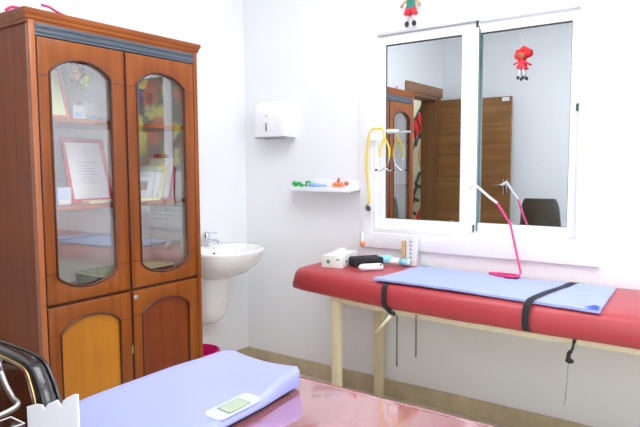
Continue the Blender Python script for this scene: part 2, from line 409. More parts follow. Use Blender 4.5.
def arch_loop(y0, y1, zs, top, bot=None, zb=None, n=14):
    """loop of an opening, arched at the top (and at the bottom when bot is given)"""
    c, w = (y0+y1)/2, (y1-y0)/2
    pts = []
    for k in range(n+1):
        a = PI*k/n; pts.append((c+w*math.cos(a), zs+(top-zs)*(1-math.cos(a)**2)**.75))
    if bot is None: pts += [(y0, zb), (y1, zb)]
    else:
        for k in range(n+1):
            a = PI+PI*k/n; pts.append((c+w*math.cos(a), zb-(zb-bot)*(1-math.cos(a)**2)**.75))
    return pts
gap = -1.245
XD0, XD1 = .382, .402
for (a, b, hinge) in ((CY0+.028, gap-.003, 0), (gap+.003, CY1-.028, 1)):
    g0, g1 = a+.052+(.0 if hinge == 0 else .008), b-.072 if hinge == 0 else b-.062
    lp = arch_loop(g0, g1, 1.735, 1.800, .828, .885)
    d = obj('glass_door', plate(B(), [rect(a, b, .772, 1.874), lp], 'X', XD0, XD1, .003), M['cherry'], cb)
    obj('moulding', tube(B(), [(XD1, p[0], p[1]) for p in lp], .0055, 8, closed=True), M['cherry_dark'], d)
    for z in (1.722, .90):
        for (p, q) in ((a, g0-.006), (g1+.006, b)): obj('groove', box(B(), XD1-.003, XD1+.0012, p, q, z-.0015, z+.0015), M['cherry_dark'], d, False)
    for p in (a, b-.004): obj('edge_line', box(B(), XD1-.003, XD1+.0015, p, p+.004, .775, 1.87), M['cherry_dark'], d, False)
    obj('door_glass', box(B(), XD0+.003, XD0+.007, g0-.012, g1+.012, .82, 1.806), M['glass'], d, False)
    # lower door
    p0, p1 = a+.056, b-.062
    lp = arch_loop(p0, p1, .635, .695, None, .12)
    d = obj('cabinet_door', plate(B(), [rect(a, b, .075, .758), lp], 'X', XD0, XD1, .003), M['cherry'], cb)
    obj('door_panel', box(B(), XD0+.002, XD0+.010, p0-.01, p1+.01, .11, .70), M['cherry_gold' if hinge == 0 else 'cherry_red'], d, False, label='golden veneer door panel' if hinge == 0 else 'reddish veneer door panel')
    obj('moulding', tube(B(), [(XD1-.001, p[0], p[1]) for p in lp], .005, 8, closed=True), M['cherry_dark'], d)
    for (p, q) in ((a, p0-.006), (p1+.006, b)): obj('groove', box(B(), XD1-.003, XD1+.0012, p, q, .634, .637), M['cherry_dark'], d, False)
    for p in (a, b-.004): obj('edge_line', box(B(), XD1-.003, XD1+.0015, p, p+.004, .08, .755), M['cherry_dark'], d, False)
    if hinge:
        bm = lathe(B(), [(.011, -.002), (.011, .004), (.006, .006), (.0, .006)], (XD1, a+.02, .727), 20, axis='X')
        obj('lock', bm, M['steel'], d, label='round steel lock')
    else:
        obj('hinge', box(B(), XD1-.004, XD1+.003, b-.006, b+.003, .46, .50, .001), M['brass'], d, label='small brass hinge')
# obvious dark reveal between doors
obj('door_stop', box(box(B(), .372, .381, gap-.02, gap+.02, .075, 1.875), .372, .385, CY0+.026, CY1-.026, .756, .774), M['cherry_dark'], cb, False)

# ------- things in the cabinet
def quad_frame(name, label, cat, c, w, h, lean, yaw, border, mf, mp, lines=None, t=.012, roll=0):
    """framed sheet standing on a shelf: faces +X before rotation"""
    rt = thing(name, label, cat, c)
    R = Matrix.Translation(Vector(c)) @ Matrix.Rotation(yaw, 4, 'Z') @ Matrix.Rotation(-lean, 4, 'Y') @ Matrix.Rotation(roll, 4, 'X')
    def put(bm): bmesh.ops.transform(bm, matrix=R, verts=bm.verts[:]); return bm
    obj('frame', put(plate(B(), [rect(-w/2, w/2, 0, h), rect(-w/2+border, w/2-border, border, h-border)], 'X', 0, t, .001)), mf, rt)
    sh = obj('sheet', put(box(B(), .001, t*.6, -w/2+border-.003, w/2-border+.003, border-.003, h-border+.003)), mp, rt, False)
    if lines:
        bm = B()
        for (y0, y1, z) in lines: box(bm, t*.6, t*.6+.0008, y0, y1, z, z+.0035)
        obj('printed_text', put(bm), M['lightink'], sh, False)
    return rt
ln = [(-.05+.01*(k % 3), .06-.012*((k*7) % 4), .19-.014*k) for k in range(8)]
r1 = quad_frame('framed_certificate', 'red framed certificate leaning inside the cabinet behind the left glass door', 'certificate', (.235, -1.325, 1.1805), .222, .308, .25, .0, .018, M['redframe'], M['paper'], ln)
bm = B(); tube(bm, smooth_pts([(.214+.0, -1.425, 1.415), (.214, -1.415, 1.43), (.214, -1.41, 1.41), (.214, -1.40, 1.398)]), .006, 6)
quad_frame('framed_picture', 'salmon framed lime green picture leaning on the top shelf of cabinet, left end', 'picture', (.265, -1.53, 1.5605), .17, .24, .28, 0, .014, M['salmon'], M['limepaper'])
def small_box(name, label, cat, x0, x1, y0, y1, z0, z1, mat, yaw=0, stripe=None, group=None):
    bm = box(B(), x0, x1, y0, y1, z0, z1, .0015, 1)
    c = Vector(((x0+x1)/2, (y0+y1)/2, 0)); R = Matrix.Translation(c) @ Matrix.Rotation(yaw, 4, 'Z') @ Matrix.Translation(-c)
    bmesh.ops.transform(bm, matrix=R, verts=bm.verts[:])
    o = tag(obj(name, bm, mat), label, cat, group)
    if stripe:
        b2 = box(B(), x1-.001, x1+.0008, y0+.008, y1-.008, z0+(z1-z0)*stripe[1], z0+(z1-z0)*stripe[2])
        bmesh.ops.transform(b2, matrix=R, verts=b2.verts[:]); obj('printed_band', b2, stripe[0], o, False)
    return o
small_box('medicine_box', 'white medicine box with blue print on the cabinet top shelf', 'box', .20, .25, -1.415, -1.365, 1.5605, 1.63, M['offwhite'], 0, (M['blue'], .2, .55))
small_box('medicine_box', 'larger plain white medicine box on the cabinet top shelf', 'box', .19, .24, -1.36, -1.285, 1.5605, 1.65, M['paper'], .1, (M['paleblue'], .12, .3))
small_box('medicine_box', 'low pale blue box lying on the cabinet top shelf by the door stile', 'box', .20, .30, -1.26, -1.19, 1.5605, 1.583, M['paleblue'])
small_box('medicine_box', 'pale blue box standing left of the red framed certificate', 'box', .23, .29, -1.53, -1.465, 1.1805, 1.258, M['paleblue'], 0, (M['paper'], .1, .3))
def book(name, label, cat, c, w, h, t, lean, mat, coverimg=None, yaw=0, group=None):
    """upright book; spine towards +X; leans along y by lean (bottom at c)"""
    rt = thing(name, label, cat, c, group)
    R = Matrix.Translation(Vector(c)) @ Matrix.Rotation(yaw, 4, 'Z') @ Matrix.Rotation(lean, 4, 'X')
    bm = box(box(B(), 0, w, 0, .002, 0, h, .0005, 1), 0, w, t-.002, t, 0, h, .0005, 1); box(bm, w-.002, w, 0, t, 0, h)
    bmesh.ops.transform(bm, matrix=R, verts=bm.verts[:]); cv = obj('cover', bm, mat, rt, False)
    bm = box(B(), .002, w-.002, .002, t-.002, .002, h-.003); bmesh.ops.transform(bm, matrix=R, verts=bm.verts[:]); obj('pages', bm, M['paper'], rt, False)
    if coverimg:
        for (x0, x1, z0, z1, mm) in coverimg:
            bm = box(B(), x0, x1, -.0012, 0, z0, z1); bmesh.ops.transform(bm, matrix=R, verts=bm.verts[:]); obj('cover_print', bm, mm, cv, False)
    return rt
small_box('booklet', 'cream booklet lying flat in front of the red framed certificate', 'book', .26, .33, -1.40, -1.22, 1.1805, 1.194, M['yellowpaper'])
small_box('booklet', 'cream booklet lying flat in front of the leaning books', 'book', .27, .35, -1.14, -1.02, 1.1805, 1.194, M['yellowpaper'])
G = 'books leaning on the cabinet middle shelf'
book('book', 'white magazine with a brown picture on cover, frontmost of the leaning books', 'book', (.14, -1.06, 1.181), .13, .165, .012, -.42, M['paper'], [(.03, .10, .05, .10, M['tan']), (.02, .11, .125, .14, M['lightink'])], .5, G)
book('book', 'white book with plain cover, second of the leaning books', 'book', (.14, -1.02, 1.181), .13, .185, .014, -.42, M['paper'], None, .45, G)
book('book', 'yellowish white folder, third of the leaning books', 'book', (.14, -.985, 1.181), .13, .19, .012, -.38, M['yellowpaper'], None, .4, G)
book('book', 'tall white book beside the red folder', 'book', (.13, -.945, 1.181), .14, .225, .012, -.33, M['paper'], None, .35, G)
book('folder', 'tall red folder at right end of the leaning books', 'folder', (.12, -.912, 1.181), .15, .245, .010, -.28, M['redframe'], None, .3, G)
# shallow green topped box on the cabinet deck
o = thing('file_box', 'dark low box with pale green lid on the bottom of the cabinet', 'box', (.21, -1.1, .775))
obj('box_body', box(B(), .10, .30, -1.34, -.90, .7755, .83, .002), M['dark'], o)
lid = obj('lid', box(B(), .095, .305, -1.345, -.895, .83, .838, .001), M['palegreen'], o)
obj('lid_outline', plate(B(), [rect(.115, .285, -1.325, -.915), rect(.119, .281, -1.321, -.919)], 'Z', .838, .8388), M['gasket'], lid, False)
# hanging bead cluster
o = thing('hanging_ornament', 'small cluster of coloured beads hanging inside top of the left glass door', 'ornament', (.33, -1.43, 1.70))
obj('hook_plate', lathe(B(), [(.035, 1.80), (.03, 1.83), (.015, 1.9)], (.33, -1.43, 0), 16), M['maroon'], o)
obj('bead', ball(ball(ball(B(), (.335, -1.455, 1.775), .018, 1, 1, 1.4), (.337, -1.452, 1.745), .017), (.335, -1.44, 1.76), .017, 1, 1, 1.5), M['tan'], o)
obj('bead', ball(ball(B(), (.34, -1.43, 1.775), .02, 1, 1, 1.2), (.335, -1.46, 1.725), .013), M['maroon'], o)
obj('bead', ball(ball(ball(B(), (.345, -1.425, 1.72), .016), (.34, -1.405, 1.735), .018, 1, 1, 1.3), (.345, -1.42, 1.70), .011), M['olive'], o)
# things on top of the cabinet
def top_toy(label, pts, r, mat):
    return tag(obj('ribbon', tube(B(), smooth_pts(pts), r, 8), mat), label, 'ribbon')
top_toy('magenta ribbon strip curling on top of the cabinet behind the crown', [(.30, -1.575, 2.028), (.31, -1.545, 2.024), (.32, -1.515, 2.008), (.33, -1.465, 1.992)], .0055, M['magenta'])
top_toy('short red ribbon end on top of the cabinet near its left side', [(.20, -1.675, 2.000), (.21, -1.65, 2.018), (.22, -1.62, 2.016)], .006, M['pink'])
small_box('paper_stack', 'small stack of white papers lying on top of the cabinet', 'paper', .12, .30, -1.64, -1.42, 1.9905, 2.004, M['paper'], .1)

# ------------------------------------------------------------ basin
sk = thing('wash_basin', 'white ceramic wall hung basin with semi pedestal beside the cabinet', 'sink', (0, -.42, .36))
def basin_ring(cx, ax, ay, z, n=40, back=.0):
    out = []
    for k in range(n):
        a = 2*PI*k/n; c, s = math.cos(a), math.sin(a)
        e = .72
        x = cx+ax*math.copysign(abs(c)**(e if c < 0 else .95), c); y = -.425+ay*math.copysign(abs(s)**.9, s)
        out.append(Vector((max(x, back), y, z)))
    return out
bm = B()
RG = [basin_ring(0.133, 0.038, .05, 0.667), basin_ring(0.142, 0.094, .11, 0.672), basin_ring(0.162, 0.155, .175, 0.702), basin_ring(0.180, 0.202, .225, 0.752), basin_ring(0.190, 0.228, .252, 0.802), basin_ring(0.195, 0.237, .262, 0.837), basin_ring(0.195, 0.239, .264, 0.847),
      basin_ring(0.195, 0.233, .258, 0.853), basin_ring(0.204, 0.211, .236, 0.852, back=.085), basin_ring(0.209, 0.197, .222, 0.837, back=.10), basin_ring(0.209, 0.160, .18, 0.772, back=.12), basin_ring(0.199, 0.085, .10, 0.727, back=.13), basin_ring(0.190, 0.019, .02, 0.720, back=.14)]
vr = [[bm.verts.new(p) for p in r] for r in RG]
for A, Bq in zip(vr, vr[1:]):
    for k in range(40): bm.faces.new((A[k], A[(k+1) % 40], Bq[(k+1) % 40], Bq[k]))
bm.faces.new(vr[0][::-1]); bm.faces.new(vr[-1]); bmesh.ops.recalc_face_normals(bm, faces=bm.faces[:])
obj('basin', bm, M['ceramic'], sk, auto=1.2)
bm = B(); vr = []
for (z, rx, ry, cx) in ((.375, .05, .07, .0), (.38, .12, .11, .0), (.40, .145, .125, .0), (.45, .165, .14, 0), (.55, .18, .155, 0), (.64, .195, .165, 0), (.69, .19, .17, 0)):
    vr.append([bm.verts.new((cx+rx*math.sin(PI*k/20), -.425-ry*math.cos(PI*k/20), z)) for k in range(21)])
for A, Bq in zip(vr, vr[1:]):
    for k in range(20): bm.faces.new((A[k], A[k+1], Bq[k+1], Bq[k]))
bm.faces.new(vr[0]); bm.faces.new(vr[-1]); bmesh.ops.recalc_face_normals(bm, faces=bm.faces[:])
obj('semi_pedestal', bm, M['ceramic'], sk)
obj('overflow_hole', lathe(B(), [(.009, 0), (.009, .003), (.0, .003)], (.122, -.43, .812), 14, axis='X'), M['dark'], sk)
tp = obj('tap', tube(tube(lathe(B(), [(.026, .838), (.026, .848), (.021, .853), (.020, .90), (.022, .91), (.022, .925), (.018, .932)], (.055, -.425, 0), 20),
    smooth_pts([(.06, -.425, .885), (.10, -.425, .893), (.145, -.425, .89), (.165, -.425, .88)]), .012, 12), [(.163, -.425, .884), (.165, -.425, .868)], .011, 12), M['chrome'], sk)
obj('tap_lever', box(tube(B(), [(.055, -.425, .93), (.055, -.425, .938)], .019, 14), .045, .14, -.433, -.417, .938, .945, .003), M['chrome'], tp)

# bin
bn = thing('waste_bin', 'magenta plastic waste bin on the floor under the basin', 'bin', (.215, -.665, 0))
obj('bin_body', lathe(B(), [(.0, .004), (.088, .004), (.092, .0), (.094, .004), (.118, .262), (.122, .27), (.126, .275), (.124, .283), (.118, .283), (.112, .26), (.088, .012), (.0, .012)], (.215, -.665, 0), 32, cap=False), M['magenta'], bn)
obj('bin_liner', lathe(B(), [(.128, .25), (.129, .285), (.118, .288), (.105, .20), (.08, .06)], (.215, -.665, 0), 32, cap=False), M['magenta'], bn)

# ------------------------------------------------------------ towel dispenser
td = thing('towel_dispenser', 'white plastic paper towel dispenser mounted on the wall above the shelf', 'dispenser', (.30, 0, 1.52))
bm = B(); vr = []
# cross sections in (x,y) at heights, front bulging
for z, d, wl, wr in ((1.528, .085, .145, .130), (1.535, .112, .150, .134), (1.62, .118, .150, .134), (1.70, .112, .146, .130), (1.745, .092, .138, .124), (1.765, .055, .128, .116), (1.770, .02, .12, .11)):
    cx = .300; n = 14
    pr_ = [(cx-wl, 0)]
    for k in range(n+1):
        a = PI-PI*k/n
        pr_.append((cx+(wl+wr)/2*.985*math.copysign(abs(math.cos(a))**.28, math.cos(a)), -d*(.25+.75*abs(math.sin(a))**.35)))
    pr_.append((cx+wr, 0))
    vr.append([bm.verts.new((x, y, z)) for x, y in pr_])
for A, Bq in zip(vr, vr[1:]):
    for k in range(len(A)-1): bm.faces.new((A[k], A[k+1], Bq[k+1], Bq[k]))
bm.faces.new(vr[0]); bm.faces.new(vr[-1]); bmesh.ops.recalc_face_normals(bm, faces=bm.faces[:])
obj('cover', bm, M['white'], td, auto=.9)
obj('paper_slot', box(B(), .24, .37, -.085, -.03, 1.522, 1.530, .002), M['dark'], td)
obj('base_tray', plate(B(), [rrect(.165, .432, -.10, -.001, .02)], 'Z', 1.524, 1.535, .002), plain('grey_plastic', (.42, .43, .45), .4), td)
obj('sight_window', box(B(), .283, .293, -.122, -.114, 1.568, 1.618, .002), M['greyink'], td)
obj('emblem', lathe(B(), [(.012, 0), (.010, -.003), (0, -.003)], (.287, -.114, 1.66), 18, sy=.6, axis='Y'), M['lightink'], td)

# ------------------------------------------------------------ small wall shelf
sh = thing('wall_shelf', 'narrow white wall shelf between dispenser and window', 'shelf', (.67, 0, 1.2))
obj('shelf_board', box(B(), .437, .91, -.10, -.001, 1.20, 1.212, .002), M['white'], sh)
obj('shelf_lip', box(B(), .437, .91, -.104, -.10, 1.194, 1.220, .001), M['white'], sh)
obj('shelf_upstand', box(B(), .437, .91, -.006, -.001, 1.21, 1.262, .001), M['white'], sh)
# toy reptile
o = thing('toy_reptile', 'green plastic toy reptile lying at the left end of wall shelf', 'toy', (.50, -.06, 1.212))
bm = tube(B(), smooth_pts([(.447, -.06, 1.232), (.465, -.06, 1.242), (.485, -.06, 1.234), (.505, -.06, 1.240), (.525, -.06, 1.23), (.545, -.055, 1.229)], 5), [.006]*4+[.012]*12+[.009]*6+[.004]*4, 8)
obj('body', bm, M['green'], o)
for x in (.472, .52): obj('foot', tube(tube(B(), [(x, -.06, 1.23), (x-.004, -.078, 1.215)], .005, 6), [(x, -.06, 1.23), (x-.004, -.042, 1.215)], .005, 6), M['green'], o)
tag(obj('toy_ball', ball(ball(B(), (.566, -.05, 1.243), .019, 1.1, 1, .8), (.553, -.05, 1.231), .01), M['green']), 'small green rounded toy behind the blue tube on wall shelf', 'toy')
o = thing('ointment_tube', 'light blue ointment tube lying on the wall shelf', 'tube', (.65, -.07, 1.222))
obj('tube_body', box(tube(B(), [(.59, -.07, 1.232), (.63, -.07, 1.231), (.70, -.07, 1.229)], [.0135, .013, .006], 14), .66, .712, -.08, -.06, 1.222, 1.236, .003), M['blue'], o)
obj('tube_cap', tube(B(), [(.578, -.07, 1.233), (.591, -.07, 1.233)], .010, 14), M['paper'], o)
o = thing('toy_figure', 'orange and pink lumpy toy at the right end of wall shelf', 'toy', (.79, -.06, 1.212))
obj('toy_body', ball(ball(B(), (.78, -.06, 1.237), .021, 1.3, 1, .7), (.812, -.06, 1.236), .017), M['orange'], o)
obj('toy_base', box(B(), .755, .828, -.085, -.04, 1.2125, 1.226, .004), plain('pink_print', (.85, .42, .40), .5), o)
obj('toy_ball', ball(B(), (.845, -.05, 1.243), .014), M['salmon'], o)
obj('toy_ear', tube(B(), [(.79, -.06, 1.25), (.80, -.06, 1.275)], .007, 8), M['salmon'], o)

# ------------------------------------------------------------ stethoscope + bracket
bk = thing('hook_bracket', 'small white bracket fixed to the left window frame', 'bracket', (1.08, 0, 1.54))
obj('bracket_bar', box(box(B(), .995, 1.185, -.055, -.040, 1.535, 1.547, .003), 1.005, 1.03, -.056, -.0205, 1.49, 1.547, .003), M['white'], bk)
st = thing('stethoscope', 'yellow stethoscope draped over the white bracket on window frame', 'stethoscope', (1.07, -.05, 1.1))
yt = [(1.00, -.05, 1.125), (.997, -.052, 1.18), (.988, -.053, 1.28), (.984, -.053, 1.36), (.988, -.053, 1.44), (1.0, -.053, 1.52), (1.022, -.053, 1.552), (1.05, -.052, 1.556), (1.085, -.053, 1.552), (1.10, -.060, 1.52), (1.105, -.060, 1.49)]
obj('tubing', tube(B(), smooth_pts(yt), .0062, 10), M['yellow'], st)
for s_ in (-1, 1):
    obj('yoke_tubing', tube(B(), smooth_pts([(1.105, -.060, 1.50), (1.105+s_*.018, -.060, 1.47), (1.105+s_*.030, -.060, 1.44), (1.105+s_*.030, -.060, 1.395)]), .0055, 8), M['yellow'], st)
    bt = obj('binaural', tube(B(), smooth_pts([(1.105+s_*.030, -.060, 1.40), (1.105+s_*.022, -.060, 1.36), (1.105-s_*.002, -.056, 1.335), (1.105-s_*.030, -.056, 1.318), (1.105-s_*.052, -.056, 1.322)]), .0028, 8), M['chrome'], st)
    obj('ear_tip', ball(B(), (1.105-s_*.056, -.056, 1.323), .007, 1.2), M['dark'], bt)
obj('chest_piece', lathe(lathe(B(), [(.0, .012), (.016, .012), (.02, .004), (.02, -.004), (.016, -.007), (0, -.007)], (.995, -.05, 1.105), 24, axis='Y', cap=False), [(.006, 0), (.006, .03)], (.992, -.05, 1.105), 12), M['steel'], st)

# ------------------------------------------------------------ hanging dolls
def doll(name, label, x, y, ztop, hh, hair, top, bottom, big_hair, skin):
    o = thing(name, label, 'doll', (x, y, ztop-hh))
    s = hh/.16; z = lambda v: ztop-v*s
    if big_hair:
        bm = B()
        for k in range(34):
            a = random.uniform(0, 2*PI); r = random.uniform(.6, 1)
            ball(bm, (x+.002+.036*s*math.cos(a)*r, y+.006*math.sin(k), z(.028)+.020*s*math.sin(a)*r+(.007 if math.cos(a) > 0 else -.006)), .013*s, 1, .7, 1, 1)
        obj('hair', bm, hair, o)
    elif hair: obj('hair', ball(B(), (x, y+.004, z(.020)), .026*s, 1.1, .6, .8), hair, o)
    hd = ball(B(), (x-.003*s, y-.008, z(.040)), .017*s, 1.15, .6, .9); obj('head', hd, skin, o)
    obj('eye', ball(ball(B(), (x-.010*s, y-.0185*s-.001, z(.038)), .0025*s), (x+.004*s, y-.0185*s-.001, z(.038)), .0025*s), M['dark'], o)
    obj('mouth', ball(B(), (x-.003*s, y-.0175*s-.001, z(.047)), .003*s, 1.6, .6, .6), M['redcloth'], o)
    obj('dress' if big_hair else 'shirt', lathe(B(), [(.008*s, z(.058)), (.014*s, z(.07)), (.017*s, z(.09)), (.027*s if big_hair else .018*s, z(.104)), (.0, z(.104))], (x, y, 0), 16, sy=.55, cap=False), top, o)
    for q in (-1, 1):
        obj('arm', tube(B(), [(x+q*.010*s, y-.002, z(.066)), (x+q*.026*s, y-.004, z(.078)), (x+q*.036*s, y-.005, z(.083 if big_hair else .092))], [.005*s, .0045*s, .006*s], 8), skin if not big_hair else top, o)
        if not big_hair: obj('trouser_leg', tube(B(), [(x+q*.008*s, y, z(.098)), (x+q*.015*s, y, z(.120))], [.011*s, .012*s], 10), bottom, o)
        obj('leg', tube(B(), [(x+q*.009*s, y, z(.10)), (x+q*.011*s, y, z(.14))], .0042*s, 8), M['paper'], o)
        obj('shoe', ball(B(), (x+q*.014*s, y-.003, z(.150)), .0075*s, 1.1, 1, 1.35), M['dark'], o)
    obj('string', tube(B(), [(x, y, z(.012)), (x, y+.003, z(-.05))], .0008, 5), M['paper'], o)
    return o
doll('hanging_doll', 'red haired rag doll in red dress hanging on the right window pane', 1.826, .022, 1.925, .155, M['redyarn'], M['redcloth'], None, True, M['tan'])
doll('hanging_doll', 'doll in red shorts and green top hanging above the window at picture top', 1.247, -.035, 2.345, .25, M['tan'], M['teal'], M['redcloth'], False, M['skin'])

# ------------------------------------------------------------ examination couch
BX0, BX1, BY0, BY1 = .76, 3.25, -.625, -.03
bd = thing('examination_couch', 'long red vinyl examination couch with cream frame under the window', 'couch', (2.0, -.33, 0))
bm = B()
nx = 60; prof = [(BY0+.02, .681), (BY0+.002, .688), (BY0-.004, .71), (BY0, .75), (BY0+.008, .775), (BY0+.024, .79), (BY0+.05, .797), (-.45, .799), (-.33, .80), (-.2, .799), (BY1-.05, .797), (BY1-.015, .787), (BY1, .76), (BY1, .685)]
vr = []
for i in range(nx+1):
    x = BX0+([0, .004, .012, .025][i] if i < 4 else .025+(BX1-BX0-.025)*(i-3)/(nx-3))
    row = []
    for (y, z) in prof:
        f = min(1, i/1.5); zz = z
        top = z > .73
        if i < 3 and top: zz = z-(.018, .009, .003)[i]
        xx = x+(.022*(z-.69)/.11 if i < 4 else 0)
        if i > 3: zz += .002*noise.noise(Vector((x*5, y*7, 0)))
        row.append(bm.verts.new((xx, y, zz)))
    vr.append(row)
for A, Bq in zip(vr, vr[1:]):
    for k in range(len(prof)-1): bm.faces.new((A[k], Bq[k], Bq[k+1], A[k+1]))
    bm.faces.new((A[-1], Bq[-1], Bq[0], A[0]))
bm.faces.new(vr[0]); bm.faces.new(vr[-1]); bmesh.ops.recalc_face_normals(bm, faces=bm.faces[:])
obj('mattress', bm, M['red'], bd, auto=1.0, label='red vinyl mattress')
bm = B()
for k in range(14): box(bm, 1.045+.1504*k, 1.045+.1504*(k+1), -.605, -.58, .660, .694)
box(bm, 1.045, 3.15, -.075, -.05, .660, .694, .002)
box(bm, 1.045, 1.09, -.58, -.075, .660, .694, .002); box(bm, 3.11, 3.15, -.58, -.075, .660, .694, .002); box(bm, 1.08, 3.13, -.50, -.06, .676, .684)
obj('frame', bm, M['cream'], bd, auto=.4)
for x, y in ((1.052, -.605), (1.052, -.09), (3.11, -.605), (3.11, -.09)):
    obj('leg', box(B(), x, x+.052, y, y+.042, 0, .672, .003), M['cream'], bd)
# stiffener so the rear-left leg meets the frame
obj('rail', box(B(), 1.05, 1.14, -.085, -.05, .66, .692, .002), M['cream'], bd)

# underpad
bm = B(); n1, n2 = 40, 16
def pad_pt(u, v):
    fl = Vector((1.325, -.565)); fr = Vector((2.325, -.612)); br = Vector((2.31, -.16)); bl = Vector((1.36, -.13))
    p = (fl*(1-u)+fr*u)*(1-v)+(bl*(1-u)+br*u)*v
    if v == 1: p.y += .018*math.sin(u*9)+.012*noise.noise(Vector((u*7, 1, 0)))
    z = .8035+.0018*noise.noise(Vector((u*14, v*5, 3)))+.0015
    z += .004*max(0, math.sin(v*9+1+u*2))**4
    if p.y < -.585: z -= (-.585-p.y)*.25
    return Vector((p.x, p.y, z))
g = [[pad_pt(i/n1, j/n2) for j in range(n2+1)] for i in range(n1+1)]
T = [[bm.verts.new(p+Vector((0, 0, .007))) for p in r] for r in g]; U = [[bm.verts.new(p-Vector((0, 0, .003))) for p in r] for r in g]
for i in range(n1):
    for j in range(n2):
        bm.faces.new((T[i][j], T[i+1][j], T[i+1][j+1], T[i][j+1])); bm.faces.new((U[i][j], U[i][j+1], U[i+1][j+1], U[i+1][j]))
for i in range(n1):
    bm.faces.new((T[i][0], U[i][0], U[i+1][0], T[i+1][0])); bm.faces.new((T[i][n2], T[i+1][n2], U[i+1][n2], U[i][n2]))
for j in range(n2):
    bm.faces.new((T[0][j], T[0][j+1], U[0][j+1], U[0][j])); bm.faces.new((T[n1][j], U[n1][j], U[n1][j+1], T[n1][j+1]))
bmesh.ops.recalc_face_normals(bm, faces=bm.faces[:])
up = tag(obj('underpad', bm, M['pad'], auto=.8), 'light blue absorbent underpad spread on the red couch', 'pad')
bm = box(B(), 1.335, 2.31, -.585, -.35, .7985, .8005)
cornerp = B(); vs = [cornerp.verts.new(p) for p in ((2.265, -.611, .8140), (2.322, -.613, .8135), (2.318, -.575, .8150), (2.30, -.585, .820))]
cornerp.faces.new(vs); bmesh.ops.solidify(cornerp, geom=cornerp.faces[:], thickness=.0015)
obj('folded_corner', cornerp, M['padfold'], up, False, label='folded corner showing darker blue backing')
bm.free()

def strap(label, pts, w, over):
    """flat band through pts, width along x"""
    bm = B(); pts = smooth_pts(pts, 5); n = len(pts); rows = []
    for i, p in enumerate(pts):
        a = pts[max(0, i-1)]; b = pts[min(n-1, i+1)]; t = (b-a).normalized()
        nn = Vector((1, 0, 0)).cross(t).normalized(); wv = nn.cross(t).normalized()*w/2
        rows.append([bm.verts.new(p+wv+nn*.001), bm.verts.new(p-wv+nn*.001), bm.verts.new(p-wv-nn*.001), bm.verts.new(p+wv-nn*.001)])
    for A, Bq in zip(rows, rows[1:]):
        for k in range(4): bm.faces.new((A[k], A[(k+1) % 4], Bq[(k+1) % 4], Bq[k]))
    bm.faces.new(rows[0]); bm.faces.new(rows[-1]); bmesh.ops.recalc_face_normals(bm, faces=bm.faces[:])
    return bm
s1 = thing('strap', 'black elastic strap round left end of the couch, knotted below the front edge', 'strap', (1.43, -.33, .68), 'couch straps')
bm = strap('', [(1.395, BY1+.004, .785), (1.39, BY1-.012, .797), (1.385, BY1-.05, .8035), (1.385, -.2, .8035), (1.39, -.3, .8018), (1.405, -.5, .8015), (1.415, BY0+.045, .8005), (1.42, BY0+.018, .793), (1.424, BY0-.003, .772), (1.428, BY0-.011, .73), (1.43, BY0-.010, .70), (1.44, BY0+.002, .682), (1.46, BY0+.005, .672)], .028, 0)
for v in bm.verts: v.co.x -= .022
obj('band', bm, M['black'], s1)
obj('knot', ball(ball(B(), (1.448, -.622, .668), .013, 1.2, .7, .8), (1.458, -.624, .664), .008), M['black'], s1)
obj('wooden_toggle', tube(B(), [(1.442, -.630, .655), (1.385, -.634, .59), (1.353, -.632, .558)], [.0075, .0075, .006], 8), M['cream'], s1, label='cream toggle stick')
for x, z0, z1, lab in ((1.478, .664, .425, ''), (1.578, .684, .49, '')):
    obj('loose_end', box(B(), x-.004, x+.004, -.6335, -.631, z1, z0), plain('grey_cord', (.12, .12, .11), .7), s1, False)
s2 = thing('strap', 'black elastic strap crossing over the blue underpad near its right end', 'strap', (2.1, -.33, .68), 'couch straps')
bm = strap('', [(2.155, BY1-.01, .78), (2.152, BY1-.03, .797), (2.145, -.12, .804), (2.135, -.17, .8165), (2.12, -.3, .8175), (2.09, -.45, .818), (2.075, -.58, .8178), (2.068, BY0+.014, .81), (2.062, BY0-.008, .785), (2.06, BY0-.014, .74), (2.062, BY0-.010, .70), (2.07, BY0+.006, .688), (2.10, BY0+.03, .686)], .028, 0)
obj('band', bm, M['black'], s2)
s3 = thing('knotted_strap_end', 'black knotted strap end and thin string hanging below couch at right', 'strap', (2.22, -.62, .42))
obj('band', tube(B(), smooth_pts([(2.24, -.60, .692), (2.238, -.615, .672), (2.234, -.625, .645), (2.222, -.62, .625), (2.222, -.625, .602)]), [.007]*6+[.005]*6+[.008]*5+[.009]*4, 8), M['black'], s3)
obj('knot', ball(B(), (2.226, -.625, .600), .014, 1.2, .6, .8), M['black'], s3)
obj('string', tube(B(), [(2.222, -.623, .60), (2.218, -.622, .50), (2.212, -.622, .42)], .0013, 6), M['greyink'], s3)

